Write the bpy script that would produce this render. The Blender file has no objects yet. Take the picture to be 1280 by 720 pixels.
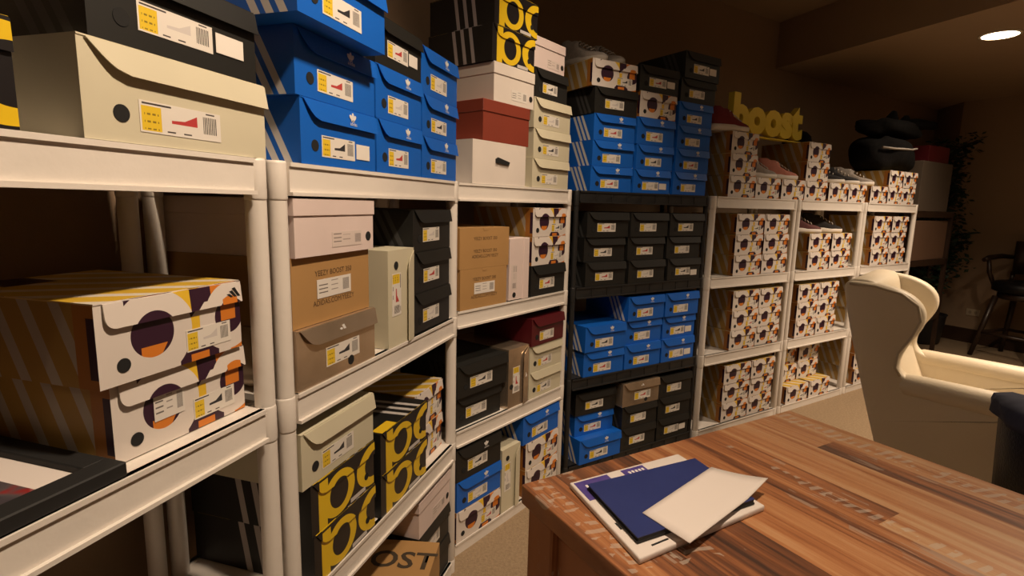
import bpy, bmesh, math, random
from mathutils import Vector, Matrix
random.seed(7)
C = bpy.context.scene.collection
PI = math.pi

# ------------------------------------------------------------------ camera, world, light, exposure
FPX, PITCH, ROLL, CAMZ = 680.0, 0.15428, -0.02467, 1.3629
cam_d = bpy.data.cameras.new('camera'); cam = bpy.data.objects.new('camera', cam_d); C.objects.link(cam)
cam_d.sensor_width = 36.0; cam_d.lens = FPX / 1280 * 36.0; cam_d.clip_start = 0.02
cp, sp = math.cos(PITCH), math.sin(PITCH); cr, sr = math.cos(ROLL), math.sin(ROLL)
fwd = Vector((0, cp, -sp)); up0 = Vector((0, sp, cp)); rt0 = Vector((1, 0, 0))
rt = rt0 * cr - up0 * sr
up = rt0 * sr + up0 * cr
M = Matrix((rt, up, -fwd)).transposed().to_4x4(); M.translation = (0, 0, CAMZ)
cam.matrix_world = M
bpy.context.scene.camera = cam
vs = bpy.context.scene.view_settings
vs.view_transform = 'Standard'; vs.look = 'None'; vs.gamma = 1.0; vs.use_curve_mapping = False
vs.exposure = 0.80
w = bpy.data.worlds.new('world'); bpy.context.scene.world = w; w.use_nodes = True
w.node_tree.nodes['Background'].inputs[0].default_value = (1.0, 0.78, 0.55, 1)
w.node_tree.nodes['Background'].inputs[1].default_value = 0.004

WARM = (1.0, 0.765, 0.55)
ZUP, ZLOW = 2.92, 2.55            # upper ceiling, dropped ceiling
# recessed downlights: x, y, ceiling z, watts, cone in degrees
LAMPS = [(3.20, 3.84, ZLOW, 27, 125), (3.25, 1.45, ZLOW, 85, 135), (0.50, 0.55, ZUP, 112, 106, (-.50, 1.0, .90)), (-0.35, -1.5, ZUP, 40, 120),
         (3.05, 2.75, ZLOW, 140, 140), (0.45, 1.70, ZUP, 58, 66, (.25, 2.65, .70))]      # this row added to brighten the shelves; aims keep light off the armchair

# ------------------------------------------------------------------ node helpers
class N:
    def __init__(s, t, v): s.t, s.v = t, v
    def op(s, o, b=None, c=None):
        n = s.t.nodes.new('ShaderNodeMath'); n.operation = o
        for i, x in enumerate((s, b, c)):
            if x is None: continue
            if isinstance(x, N): s.t.links.new(x.v, n.inputs[i])
            else: n.inputs[i].default_value = x
        return N(s.t, n.outputs[0])
    def __add__(s, b): return s.op('ADD', b)
    __radd__ = __add__
    def __sub__(s, b): return s.op('SUBTRACT', b)
    def __mul__(s, b): return s.op('MULTIPLY', b)
    __rmul__ = __mul__
    def __truediv__(s, b): return s.op('DIVIDE', b)
    def lt(s, b): return s.op('LESS_THAN', b)
    def gt(s, b): return s.op('GREATER_THAN', b)
    def fr(s): return s.op('FRACT')
    def inv(s): return s.op('MULTIPLY_ADD', -1.0, 1.0)
    def btw(s, a, b): return s.gt(a) * s.lt(b)
    def AND(s, b): return s * b
    def OR(s, b): return s.op('MAXIMUM', b)

def new_mat(name, col=(.5, .5, .5), rough=.6, metal=0.0, spec=.5):
    m = bpy.data.materials.new(name); m.use_nodes = True
    b = m.node_tree.nodes['Principled BSDF']
    b.inputs['Base Color'].default_value = (*col, 1); b.inputs['Roughness'].default_value = rough
    b.inputs['Metallic'].default_value = metal; b.inputs['Specular IOR Level'].default_value = spec
    return m
def bsdf(m): return m.node_tree.nodes['Principled BSDF']
def uvn(m):
    t = m.node_tree; n = t.nodes.new('ShaderNodeUVMap'); n.uv_map = 'UV'
    s = t.nodes.new('ShaderNodeSeparateXYZ'); t.links.new(n.outputs[0], s.inputs[0])
    return N(t, s.outputs[0]), N(t, s.outputs[1])
def mixc(t, f, a, b):
    n = t.nodes.new('ShaderNodeMix'); n.data_type = 'RGBA'
    t.links.new(f.v, n.inputs['Factor'])
    for k, x in (('A', a), ('B', b)):
        i = [q for q in n.inputs if q.name == k and q.type == 'RGBA'][0]
        if isinstance(x, tuple): i.default_value = (*x, 1)
        else: t.links.new(x, i)
    return [o for o in n.outputs if o.type == 'RGBA'][0]
def layered(m, base, layers):
    t = m.node_tree; c = base
    for mask, col in layers: c = mixc(t, mask, c, col)
    t.links.new(c, bsdf(m).inputs['Base Color']); return m
def objco(m, scale=(1, 1, 1), rot=0):
    t = m.node_tree; tc = t.nodes.new('ShaderNodeTexCoord'); mp = t.nodes.new('ShaderNodeMapping')
    mp.inputs['Scale'].default_value = scale; mp.inputs['Rotation'].default_value = (0, 0, rot)
    t.links.new(tc.outputs['Object'], mp.inputs[0]); return mp.outputs[0]
def noise(m, vec, scale, detail=3, rough=.55):
    t = m.node_tree; n = t.nodes.new('ShaderNodeTexNoise'); n.inputs['Scale'].default_value = scale
    n.inputs['Detail'].default_value = detail; n.inputs['Roughness'].default_value = rough
    t.links.new(vec, n.inputs['Vector']); return N(t, n.outputs['Fac'])
def ramp(m, fac, stops):
    t = m.node_tree; r = t.nodes.new('ShaderNodeValToRGB'); t.links.new(fac.v, r.inputs[0])
    els = r.color_ramp.elements
    while len(els) < len(stops): els.new(.5)
    for e, (p, c) in zip(els, stops): e.position = p; e.color = (*c, 1)
    return r.outputs[0]
def bump(m, h, strength=.3, dist=.01):
    t = m.node_tree; b = t.nodes.new('ShaderNodeBump'); b.inputs['Strength'].default_value = strength
    b.inputs['Distance'].default_value = dist; t.links.new(h.v, b.inputs['Height']); t.links.new(b.outputs[0], bsdf(m).inputs['Normal'])

def mottled(name, a, b, scale=3, rough=.7, bscale=None, bstr=.2, **k):
    m = new_mat(name, a, rough, **k); v = objco(m); f = noise(m, v, scale)
    m.node_tree.links.new(ramp(m, f, [(.3, a), (.7, b)]), bsdf(m).inputs['Base Color'])
    if bscale: bump(m, noise(m, v, bscale, 2), bstr)
    return m

# ------------------------------------------------------------------ materials
WHITE_P = mottled('white_plastic', (.70, .655, .60), (.76, .71, .65), 5, .42, 60, .05)
BLACK_P = mottled('black_plastic', (.014, .014, .015), (.02, .02, .02), 5, .45)
WALL = mottled('wall_paint', (.27, .185, .115), (.30, .205, .128), 1.2, .85, 180, .06)
CEIL = mottled('ceiling_paint', (.30, .215, .14), (.33, .235, .15), 1.0, .9, 140, .08)
CARPET = mottled('carpet', (.30, .21, .125), (.42, .305, .185), 90, .95, 260, .9)
DARKWOOD = mottled('dark_wood', (.018, .009, .005), (.03, .016, .009), 8, .4)
BASEW = mottled('baseboard_wood', (.03, .014, .007), (.04, .02, .01), 6, .4)
LEATHER_B = mottled('black_leather', (.005, .005, .005), (.009, .008, .008), 20, .4, 120, .2, spec=.25)
LEATHER_C = mottled('cream_leather', (.66, .575, .43), (.70, .61, .46), 4, .48, 160, .12)
PIPE_C = mottled('cream_piping', (.50, .43, .31), (.54, .46, .33), 6, .5)
NAVY = mottled('navy_card', (.016, .026, .125), (.02, .032, .145), 12, .5)
NAVYCLOTH = mottled('navy_cloth', (.016, .019, .045), (.026, .03, .062), 30, .9)
PAPER = mottled('white_paper', (.66, .60, .56), (.68, .62, .58), 3, .7)
BLACK = new_mat('matte_black', (.008, .008, .008), .7)
HOLE = new_mat('dark_hole', (.006, .006, .006), .9)
WHITE_INK = new_mat('white_ink', (.72, .70, .68), .6)
GREY_INK = new_mat('dark_ink', (.05, .035, .02), .7)
KRAFT_INK = new_mat('kraft_ink', (.085, .045, .018), .8)
STICKER = new_mat('white_sticker', (.76, .72, .66), .55)
YELLOW = new_mat('yellow_plastic', (.78, .60, .05), .45)
BARK = mottled('bark', (.05, .03, .015), (.08, .05, .03), 20, .9)
LEAF = mottled('leaf_green', (.008, .022, .010), (.016, .04, .016), 10, .6)
METAL = new_mat('dark_metal', (.05, .05, .05), .4, 1.0)
MIRROR = mottled('bronze_foil', (.46, .37, .27), (.66, .53, .40), 9, .24, metal=.78)
TRIMW = new_mat('white_trim', (.75, .7, .6), .5)
GLOW = new_mat('lamp_glow', (1, 1, 1), .5)
bsdf(GLOW).inputs['Emission Color'].default_value = (1.0, .86, .62, 1); bsdf(GLOW).inputs['Emission Strength'].default_value = 9

def paper_mat(name, a, rough=.55): return mottled(name, a, tuple(min(1, x * 1.08) for x in a), 6, rough)
BLUE = paper_mat('blue_card', (.004, .105, .50), .45)
BLACKC = paper_mat('black_card', (.0105, .0105, .0095), .5)
CREAM = paper_mat('cream_card', (.56, .52, .385))
WHITEC = paper_mat('white_card', (.66, .60, .545))
PINKW = paper_mat('pale_pink_card', (.66, .55, .52))
KRAFT = paper_mat('kraft_card', (.37, .21, .075), .75)
REDC = paper_mat('brick_red_card', (.21, .035, .018), .55)
MAROON = paper_mat('maroon_card', (.085, .006, .010), .4)
TAN = paper_mat('tan_card', (.06, .042, .027), .8); UMBER = paper_mat('umber_card', (.09, .045, .022), .8)

def stripe_mat(name, base, ink, centers, width, slant):
    m = new_mat(name, base, .5); u, v = uvn(m); s = u + v * slant
    mask = None
    for c in centers:
        q = s.btw(c - width / 2, c + width / 2); mask = q if mask is None else mask.OR(q)
    return layered(m, base, [(mask, ink)])
BLUE_S = stripe_mat('blue_striped_side', (.004, .105, .50), (.62, .60, .58), (.735, .825, .915), .052, .19)
BLACK_S = stripe_mat('black_striped_side', (.0105, .0105, .0095), (.42, .38, .36), (.47, .60, .73), .05, .06)
GREYBLK_S = stripe_mat('black_side_grey_stripes', (.0105, .0105, .0095), (.045, .045, .045), (.735, .825, .915), .052, .19)

PLUM = (.030, .007, .022); ORANGE = (.62, .19, .02); YEL = (.72, .46, .03); PW = (.68, .62, .57)
def boost_front():
    m = new_mat('patterned_front', PW, .5); u, v = uvn(m)
    def disc(cx, cy, r):
        a = (u - cx) * 2.16; b = v - cy
        return (a * a + b * b).lt(r * r)
    L = [(u.gt(.155) * (v - u * .25).gt(.75), PLUM),
         (u.btw(.44, .60) * (v + u * .6).gt(.84), YEL), (u.btw(.58, .86) * (v + (u - .60) * -2.2).gt(.62).OR(v.gt(.8) * u.gt(.58)), PLUM),
         (u.btw(.74, .84) * v.gt(.86), ORANGE),
         (u.btw(.56, .66) * v.btw(.12, .62), YEL), (u.btw(.50, .80) * v.lt(.16), PLUM), (u.btw(.58, .72) * v.lt(.10), ORANGE),
         (u.gt(.90) * v.lt(.2), ORANGE),
         (disc(.33, .50, .58), PW), (disc(.33, .52, .30), PLUM), (disc(.33, .52, .30) * v.lt(.37) * u.gt(.25) * (u - v * .3).lt(.31), ORANGE),
         (disc(.90, .52, .50), PW), (disc(.90, .52, .26), PLUM), (disc(.90, .52, .30) * u.btw(.83, .955) * v.gt(.46), ORANGE),
         (u.lt(.05) * v.lt(.35), PW)]
    return layered(m, PW, L)
BOOST_F = boost_front()
def boost_side():
    m = new_mat('gold_striped_side', (.3, .17, .03), .5); u, v = uvn(m); s = u + v * .16
    L = [((s * 5.5).fr().lt(.36), (.40, .35, .285)), (u.gt(.885), (.34, .13, .02)), (u.gt(.955) * v.btw(.12, .85), PLUM)]
    return layered(m, (.34, .20, .045), L)
BOOST_S = boost_side()
def boost_top():
    m = new_mat('yellow_striped_top', YEL, .5); u, v = uvn(m); s = u + v * .9
    L = [((s * 3.2).fr().lt(.36), (.60, .54, .45)), (v.gt(.75) * u.gt(.2) * u.lt(.5), PLUM)]
    return layered(m, (.55, .35, .03), L)
BOOST_T = boost_top()
def yellow_front():
    m = new_mat('black_front_yellow_letters', (.01, .01, .01), .35); u, v = uvn(m); u = u * 1.08 + -.08
    def ell(cx, cy, rx, ry):
        a = (u - cx) / rx; b = (v - cy) / ry
        return (a * a + b * b).lt(1.0)
    Y = (.74, .50, .015); K = (.012, .010, .011)
    L = [(u.btw(.03, .16) * v.lt(.97), Y), (ell(.35, .47, .28, .46), Y), (ell(.36, .47, .155, .31), K), (u.lt(.03), K),
         (ell(.97, .50, .30, .47), Y), (ell(1.0, .50, .175, .30), K),
         (u.btw(.55, .83) * v.btw(.02, .11), (.55, .52, .5))]
    return layered(m, K, L)
YB_F = yellow_front()
def yb_top():
    m = new_mat('black_top_white_stripes', (.012, .012, .012), .4); u, v = uvn(m); s = u * 1.0 + v * .12
    L = [(s.btw(.52, .58).OR(s.btw(.66, .72)).OR(s.btw(.80, .86)), (.5, .47, .45)), (v.lt(.10) * u.btw(.03, .32), (.72, .48, .02))]
    return layered(m, (.012, .012, .012), L)
YB_T = yb_top()

def label_mat(name, shoe):
    m = new_mat(name, (.72, .68, .62), .45); u, v = uvn(m)
    ink = (.06, .05, .05)
    L = [(u.btw(.02, .24) * v.btw(.06, .84), (.72, .50, .03)),
         (u.btw(.05, .21) * (v * 4.2).fr().btw(.35, .62) * (u * 17).fr().gt(.35) * v.btw(.1, .8), (.25, .17, .02)),
         (u.btw(.76, .94) * v.btw(.22, .82) * (u * 41).fr().lt(.55), (.05, .045, .045)),
         (u.btw(.03, .36) * v.btw(.89, .95), ink), (u.btw(.80, .92) * v.btw(.9, .95), ink), (u.btw(.30, .40) * v.btw(.08, .13), ink), (u.btw(.5, .6) * v.btw(.08, .13), ink)]
    if shoe:
        L.append((u.btw(.36, .68) * v.gt(.40) * (v + (u - .36) * -.2).lt(.50), shoe))
        L.append((u.btw(.50, .68) * v.gt(.42) * (v - (u - .5) * 1.5).lt(.50), shoe))
    return layered(m, (.72, .68, .62), L)
LAB = [label_mat('label_black_shoe', (.03, .03, .035)), label_mat('label_red_shoe', (.45, .05, .05)), label_mat('label_plain', (.58, .54, .52))]
def blank_label():
    m = new_mat('label_white_grey', (.7, .66, .62), .5); u, v = uvn(m)
    L = [(u.btw(.05, .3) * (v * 5).fr().btw(.3, .6) * v.btw(.2, .8), (.15, .13, .12)), (u.btw(.4, .6) * (v * 4).fr().btw(.3, .5) * v.btw(.3, .9), (.3, .27, .25)),
         (u.btw(.74, .94) * v.btw(.2, .85) * (u * 37).fr().lt(.55), (.08, .07, .07))]
    return layered(m, (.70, .66, .61), L)
LABW = blank_label()
def bare_print():
    m = new_mat('printed_marks', (.66, .55, .52), .55); u, v = uvn(m)
    L = [(u.btw(.05, .3) * (v * 4).fr().btw(.3, .55) * v.btw(.2, .95), (.2, .16, .15)), (u.btw(.35, .6) * (v * 3).fr().btw(.3, .5) * v.btw(.2, .8), (.35, .29, .27)),
         (u.btw(.76, .96) * v.btw(.2, .8) * (u * 37).fr().lt(.5), (.12, .10, .10))]
    return layered(m, (.64, .55, .51), L)
BARE = bare_print()

# ------------------------------------------------------------------ mesh helpers
class MB:
    def __init__(s): s.v, s.f, s.m, s.uv, s.sm = [], [], [], [], []
    def face(s, pts, mi=0, uv=None, smooth=False):
        i = len(s.v); s.v += [tuple(p) for p in pts]; s.f.append(tuple(range(i, i + len(pts)))); s.m.append(mi)
        s.uv.append(uv or [(0, 0)] * len(pts)); s.sm.append(smooth)
    def box(s, a, b, mi=0):
        x0, y0, z0 = a; x1, y1, z1 = b
        Q = [((x0, y0, z0), (x1, y0, z0), (x1, y0, z1), (x0, y0, z1)), ((x1, y1, z0), (x0, y1, z0), (x0, y1, z1), (x1, y1, z1)),
             ((x0, y1, z0), (x0, y0, z0), (x0, y0, z1), (x0, y1, z1)), ((x1, y0, z0), (x1, y1, z0), (x1, y1, z1), (x1, y0, z1)),
             ((x0, y0, z1), (x1, y0, z1), (x1, y1, z1), (x0, y1, z1)), ((x0, y1, z0), (x1, y1, z0), (x1, y0, z0), (x0, y0, z0))]
        mis = mi if isinstance(mi, (list, tuple)) else [mi] * 6
        for q, k in zip(Q, mis): s.face(q, k, [(0, 0), (1, 0), (1, 1), (0, 1)])
    def prism(s, poly, a, b, axis='y', mi=0, smooth=False):
        """extrude a closed 2-D outline (counter-clockwise) from a to b along the axis"""
        def P(p, h): return {'y': (p[0], h, p[1]), 'x': (h, p[0], p[1]), 'z': (p[0], p[1], h)}[axis]
        n = len(poly); lo = [P(p, a) for p in poly]; hi = [P(p, b) for p in poly]
        s.face(lo, mi); s.face(hi[::-1], mi)
        for i in range(n): s.face((lo[i], hi[i], hi[(i + 1) % n], lo[(i + 1) % n]), mi, None, smooth)
    def tube(s, pts, rad, n=10, mi=0, cap=True):
        pts = [Vector(p) for p in pts]; rads = rad if isinstance(rad, (list, tuple)) else [rad] * len(pts)
        rings = []; prev = None
        for i, p in enumerate(pts):
            d = (pts[min(i + 1, len(pts) - 1)] - pts[max(i - 1, 0)]).normalized()
            a = d.orthogonal().normalized() if prev is None else (prev - d * prev.dot(d)).normalized()
            prev = a; b = d.cross(a)
            rings.append([tuple(p + (a * math.cos(2 * PI * k / n) + b * math.sin(2 * PI * k / n)) * rads[i]) for k in range(n)])
        for r0, r1 in zip(rings, rings[1:]):
            for k in range(n): s.face((r0[k], r0[(k + 1) % n], r1[(k + 1) % n], r1[k]), mi, None, True)
        if cap: s.face(rings[0][::-1], mi); s.face(rings[-1], mi)
    def lathe(s, prof, n=20, c=(0, 0), mi=0):
        rings = [[(c[0] + r * math.cos(2 * PI * k / n), c[1] + r * math.sin(2 * PI * k / n), z) for k in range(n)] for r, z in prof]
        for r0, r1 in zip(rings, rings[1:]):
            for k in range(n): s.face((r0[k], r0[(k + 1) % n], r1[(k + 1) % n], r1[k]), mi, None, True)
        s.face(rings[0][::-1], mi); s.face(rings[-1], mi)
    def mesh(s, name, mats, bevel=0, seg=1, weld=True):
        me = bpy.data.meshes.new(name); me.from_pydata(s.v, [], s.f)
        for m in (mats if isinstance(mats, (list, tuple)) else [mats]): me.materials.append(m)
        lay = me.uv_layers.new(name='UV')
        for p, mi, uv, sm in zip(me.polygons, s.m, s.uv, s.sm):
            p.material_index = mi; p.use_smooth = sm
            for li, q in zip(p.loop_indices, uv): lay.data[li].uv = q
        if weld or bevel:
            bm = bmesh.new(); bm.from_mesh(me)
            bmesh.ops.remove_doubles(bm, verts=bm.verts, dist=1e-5)
            if bevel:
                ed = [e for e in bm.edges if len(e.link_faces) == 2 and e.calc_face_angle(0) > .5]
                bmesh.ops.bevel(bm, geom=ed, offset=bevel, segments=seg, profile=.5, affect='EDGES')
                if seg > 1:
                    for f in bm.faces: f.smooth = True
            bm.to_mesh(me); bm.free()
        me.update(); return me

def link(name, me, parent=None, loc=(0, 0, 0), rot=(0, 0, 0)):
    o = bpy.data.objects.new(name, me); C.objects.link(o); o.location = loc; o.rotation_euler = rot
    if parent: o.parent = parent
    return o
def tag(o, label, cat, group=None):
    o['label'] = label; o['category'] = cat
    if group: o['group'] = group
    return o
def thing(name, label, cat, loc=(0, 0, 0), rot=(0, 0, 0), group=None):
    o = bpy.data.objects.new(name, None); C.objects.link(o); o.empty_display_size = .05
    o.location = loc; o.rotation_euler = rot; return tag(o, label, cat, group)
def struct(name, me, loc=(0, 0, 0), rot=(0, 0, 0)):
    o = link(name, me, None, loc, rot); o['kind'] = 'structure'; return o
_txt = {}
def text_mesh(s, size, mat, extrude=0, bold=0, align='CENTER'):
    k = (s, size, mat.name, extrude, bold)
    if k not in _txt:
        cu = bpy.data.curves.new('text', 'FONT'); cu.body = s; cu.size = size; cu.align_x = align; cu.align_y = 'CENTER'
        cu.extrude = extrude; cu.offset = bold; cu.resolution_u = 3
        ob = bpy.data.objects.new('text', cu); C.objects.link(ob); bpy.context.view_layer.update()
        me = bpy.data.meshes.new_from_object(ob.evaluated_get(bpy.context.evaluated_depsgraph_get()))
        me.materials.clear(); me.materials.append(mat); bpy.data.objects.remove(ob); bpy.data.curves.remove(cu); _txt[k] = me
    return _txt[k]

# ------------------------------------------------------------------ room
def poly_wall(name, a, b, z0, z1, mat, th=.08):
    a, b = Vector(a), Vector(b); d = (b - a); L = d.length; mb = MB()
    mb.box((0, 0, z0), (L, th, z1)); return struct(name, mb.mesh(name, mat), (a.x, a.y, 0), (0, 0, math.atan2(d.y, d.x)))
P0 = (-1.62, -2.0); P1 = (-.06, 3.55); P2 = (4.55, 6.40); P3 = (4.77, 6.05); P4 = (6.3, 3.4); P5 = (5.4, -2.0)
# left wall runs behind the near units, back wall behind the far ones
def line_pt(u, off=.0): pass
dL = Vector((.2868, .958)); nL = Vector((-.958, .2868))
oL = Vector((-.425, 1.053)) + nL * .42
dB = Vector((.847, .532)); nB = Vector((-.532, .847))
oB = Vector((1.14, 3.083)) + nB * .95
tt = ((oB - oL).x * dB.y - (oB - oL).y * dB.x) / (dL.x * dB.y - dL.y * dB.x)
P1 = oL + dL * tt
P0 = oL - dL * 3.6
sB = 5.0; P2 = oB + dB * sB
poly_wall('wall_left', P0, P1, 0, ZUP, WALL)
poly_wall('wall_back', P1, P2, 0, ZUP, WALL)
P3 = Vector((4.77, 6.05)); P4 = Vector((6.05, 3.7)); P5 = Vector((6.05, -2.6))
poly_wall('wall_recess', P2, P3, 0, ZUP, WALL)
poly_wall('wall_right', P3, P4, 0, ZUP, WALL)
poly_wall('wall_side', P4, P5, 0, ZUP, WALL)
poly_wall('wall_front', P5, P0, 0, ZUP, WALL)
mb = MB(); mb.box((-2.6, -3.4, -.06), (7.2, 7.4, 0)); struct('floor', mb.mesh('floor', CARPET))
mb = MB(); mb.box((-2.6, -3.4, ZUP), (7.2, 7.4, ZUP + .06)); struct('ceiling', mb.mesh('ceiling', CEIL))
# dropped ceiling with a vertical edge face
A = Vector((2.17, 4.95)); D = Vector((.341, -.94))
poly = [A + D * -2.2, A + D * 6.5, Vector((7.2, -1.4)), Vector((7.2, 7.4))]
mb = MB(); mb.prism([(p.x, p.y) for p in poly], ZLOW, ZUP, 'z'); struct('trim_1', mb.mesh('dropped_ceiling', CEIL))
d = P4 - P3
mb = MB(); mb.box((.0, -.018, 0), (d.length, 0, .15)); mb.box((0, -.024, 0), (d.length, 0, .02))
struct('baseboard_right', mb.mesh('baseboard', BASEW, .003), (P3.x, P3.y, 0), (0, 0, math.atan2(d.y, d.x)))
d2 = P2 - P1
mb = MB(); mb.box((.0, -.018, 0), (d2.length, 0, .15)); struct('baseboard_back', mb.mesh('baseboard', BASEW, .003), (P1.x, P1.y, 0), (0, 0, math.atan2(d2.y, d2.x)))
# wall outlet
t = thing('wall_outlet', 'pale wall outlet plate low on the right wall behind the bar stool', 'outlet', (*(P3 + d.normalized() * .36), .33), (0, 0, math.atan2(d.y, d.x)))
mb = MB(); mb.box((-.06, -.008, -.036), (.06, 0, .036)); link('plate', mb.mesh('plate', new_mat('outlet_plastic', (.45, .36, .25), .5), .002), t)
for x in (-.025, .025):
    mb = MB(); mb.prism([(x + .014 * math.cos(a * PI / 6), .017 * math.sin(a * PI / 6)) for a in range(12)], -.010, -.007, 'y'); link('socket', mb.mesh('socket', new_mat('socket_face', (.3, .24, .17), .5)), t)

def downlight(i, x, y, z, watts, cone, aim=None):
    names = ['round recessed downlight glowing in the dropped ceiling', 'recessed downlight in the dropped ceiling over the armchair front, out of frame', 'recessed downlight in the high ceiling above the nearest shelves, out of frame', 'recessed downlight in the high ceiling behind the camera, out of frame', 'added lamp in the dropped ceiling brightening the right-hand shelves, out of frame', 'added lamp in the high ceiling brightening the black shelving unit, out of frame']
    t = thing('downlight', names[i], 'ceiling light', (x, y, z), group=None)
    mb = MB(); n = 32
    for k in range(n):
        a, b = 2 * PI * k / n, 2 * PI * (k + 1) / n
        def q(r, zz): return (r * math.cos(a), r * math.sin(a), zz), (r * math.cos(b), r * math.sin(b), zz)
        prof = [(.098, 0), (.115, -.001), (.115, -.006), (.098, -.008)]
        for (r0, z0), (r1, z1) in zip(prof, prof[1:]):
            p0, p1 = q(r0, z0); p2, p3 = q(r1, z1); mb.face((p0, p1, p3, p2), 0, None, True)
    link('trim_ring', mb.mesh('trim_ring', TRIMW), t)
    mb = MB(); mb.lathe([(.099, -.002), (.099, -.005), (.06, -.011), (.002, -.013)], 32); link('lens', mb.mesh('lens', GLOW), t)
    l = bpy.data.lights.new('spot', 'SPOT'); l.energy = watts * 1.0; l.color = WARM; l.spot_size = math.radians(cone); l.spot_blend = 1.0; l.shadow_soft_size = .07
    lo = bpy.data.objects.new('lamp_light', l); C.objects.link(lo); lo.parent = t; lo.location = (0, 0, -.09)
    if aim: lo.rotation_euler = (Vector(aim) - Vector((x, y, z))).to_track_quat('-Z', 'Y').to_euler()
for i, L in enumerate(LAMPS): downlight(i, *L)

# ------------------------------------------------------------------ shelving
HT, S = 1.43, .46
ZS = [HT - 3 * S, HT - 2 * S, HT - S, HT]
DEP = .345
class Unit:
    def __init__(s, x, y, th, wid): s.x, s.y, s.th, s.w = x, y, th, wid
    def pt(s, u, v, z):
        c, q = math.cos(s.th), math.sin(s.th); return (s.x + c * u - q * v, s.y + q * u + c * v, z)
TH_R = .561
U = {1: Unit(-.675, .219, 1.285, .784), 2: Unit(-.425, 1.053, 1.280, .804), 3: Unit(-.192, 1.926, .908, .712), 4: Unit(.31, 2.578, .568, .90),
     5: Unit(1.14, 3.083, TH_R, .75), 6: Unit(1.14 + .835 * .847, 3.083 + .835 * .532, TH_R, .75), 7: Unit(1.14 + 1.67 * .847, 3.083 + 1.67 * .532, TH_R, .75)}
PH = {1: 'nearest white unit', 2: 'second white unit', 3: 'third white unit', 4: 'black unit', 5: 'white unit beside black', 6: 'second-farthest white unit', 7: 'farthest white unit'}
UL = {1: 'white plastic shelving unit at the left edge, nearest to view', 2: 'white plastic shelving unit with blue boxes on top, second from the left',
      3: 'white plastic shelving unit with a brick red box on top, left of the black unit', 4: 'black plastic shelving unit with blue and black shoe boxes',
      5: 'white plastic shelving unit directly right of the black unit', 6: 'white plastic shelving unit under the striped flat shoes, middle of the right-hand three',
      7: 'white plastic shelving unit farthest away, under the black duffel bag'}
def shelf_mesh(wid, pr, black):
    mb = MB(); a, b = -2 * pr, wid + 2 * pr; lipz = -.062 if not black else -.055
    mb.box((a + .01, .012, -.012), (b - .01, DEP - .012, -.001))
    for (y0, y1) in ((.004, .014), (DEP - .014, DEP - .004)): mb.box((0, y0, lipz), (wid, y1, 0))
    mb.box((0, 0, -.008), (wid, .02, 0)); mb.box((0, -.003, lipz - .001), (wid, .016, lipz + .006)); mb.box((0, DEP - .02, -.008), (wid, DEP, 0))
    for x0 in (a + .008, b - .018): mb.box((x0, .02, lipz), (x0 + .01, DEP - .02, 0))
    n = int(wid / .1)
    for i in range(1, n):
        x = wid * i / n
        if black: mb.face(((x - .05, .0015, -.048), (x - .042, .0015, -.048), (x + .03, .0015, -.009), (x + .022, .0015, -.009)))
        if black: mb.box((x - .002, .001, lipz), (x + .002, .006, -.006))
        mb.box((x - .003, .014, -.035), (x + .003, DEP - .014, -.012))
    for cx in (-pr, wid + pr):
        for cy in (pr + .001, DEP - pr - .001):
            r = pr * 1.06
            mb.lathe([(r * .93, -.074), (r, -.068), (r, -.004), (r * .93, .001)], 14, (cx, cy))
    return mb.mesh('shelf', BLACK_P if black else WHITE_P)
def shelving(k):
    un = U[k]; black = k == 4; pr = .0185 if not black else .013
    t = thing('shelving_unit', UL[k], 'shelving', (un.x, un.y, 0), (0, 0, un.th))
    me = shelf_mesh(un.w, pr, black)
    for z in ZS: link('shelf', me, t, (0, 0, z))
    mb = MB(); r = pr
    prof = [(r, 0)]
    for z in ZS: prof += [(r * .97, z - .08 if z > .1 else .01), (r * .9, z - .074 if z > .1 else .012), (r * .9, z - .002), (r, z)]
    prof = prof[:-1]
    mb.lathe([(r * .9, 0), (r, .004)] + [(r, z - .075) for z in ZS[1:]] + [(r, HT - .006)], 14)
    pm = mb.mesh('post', BLACK_P if black else WHITE_P)
    for cx in (-pr, un.w + pr):
        for cy in (pr + .001, DEP - pr - .001): link('post', pm, t, (cx, cy, 0))
for k in U: shelving(k)

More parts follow.
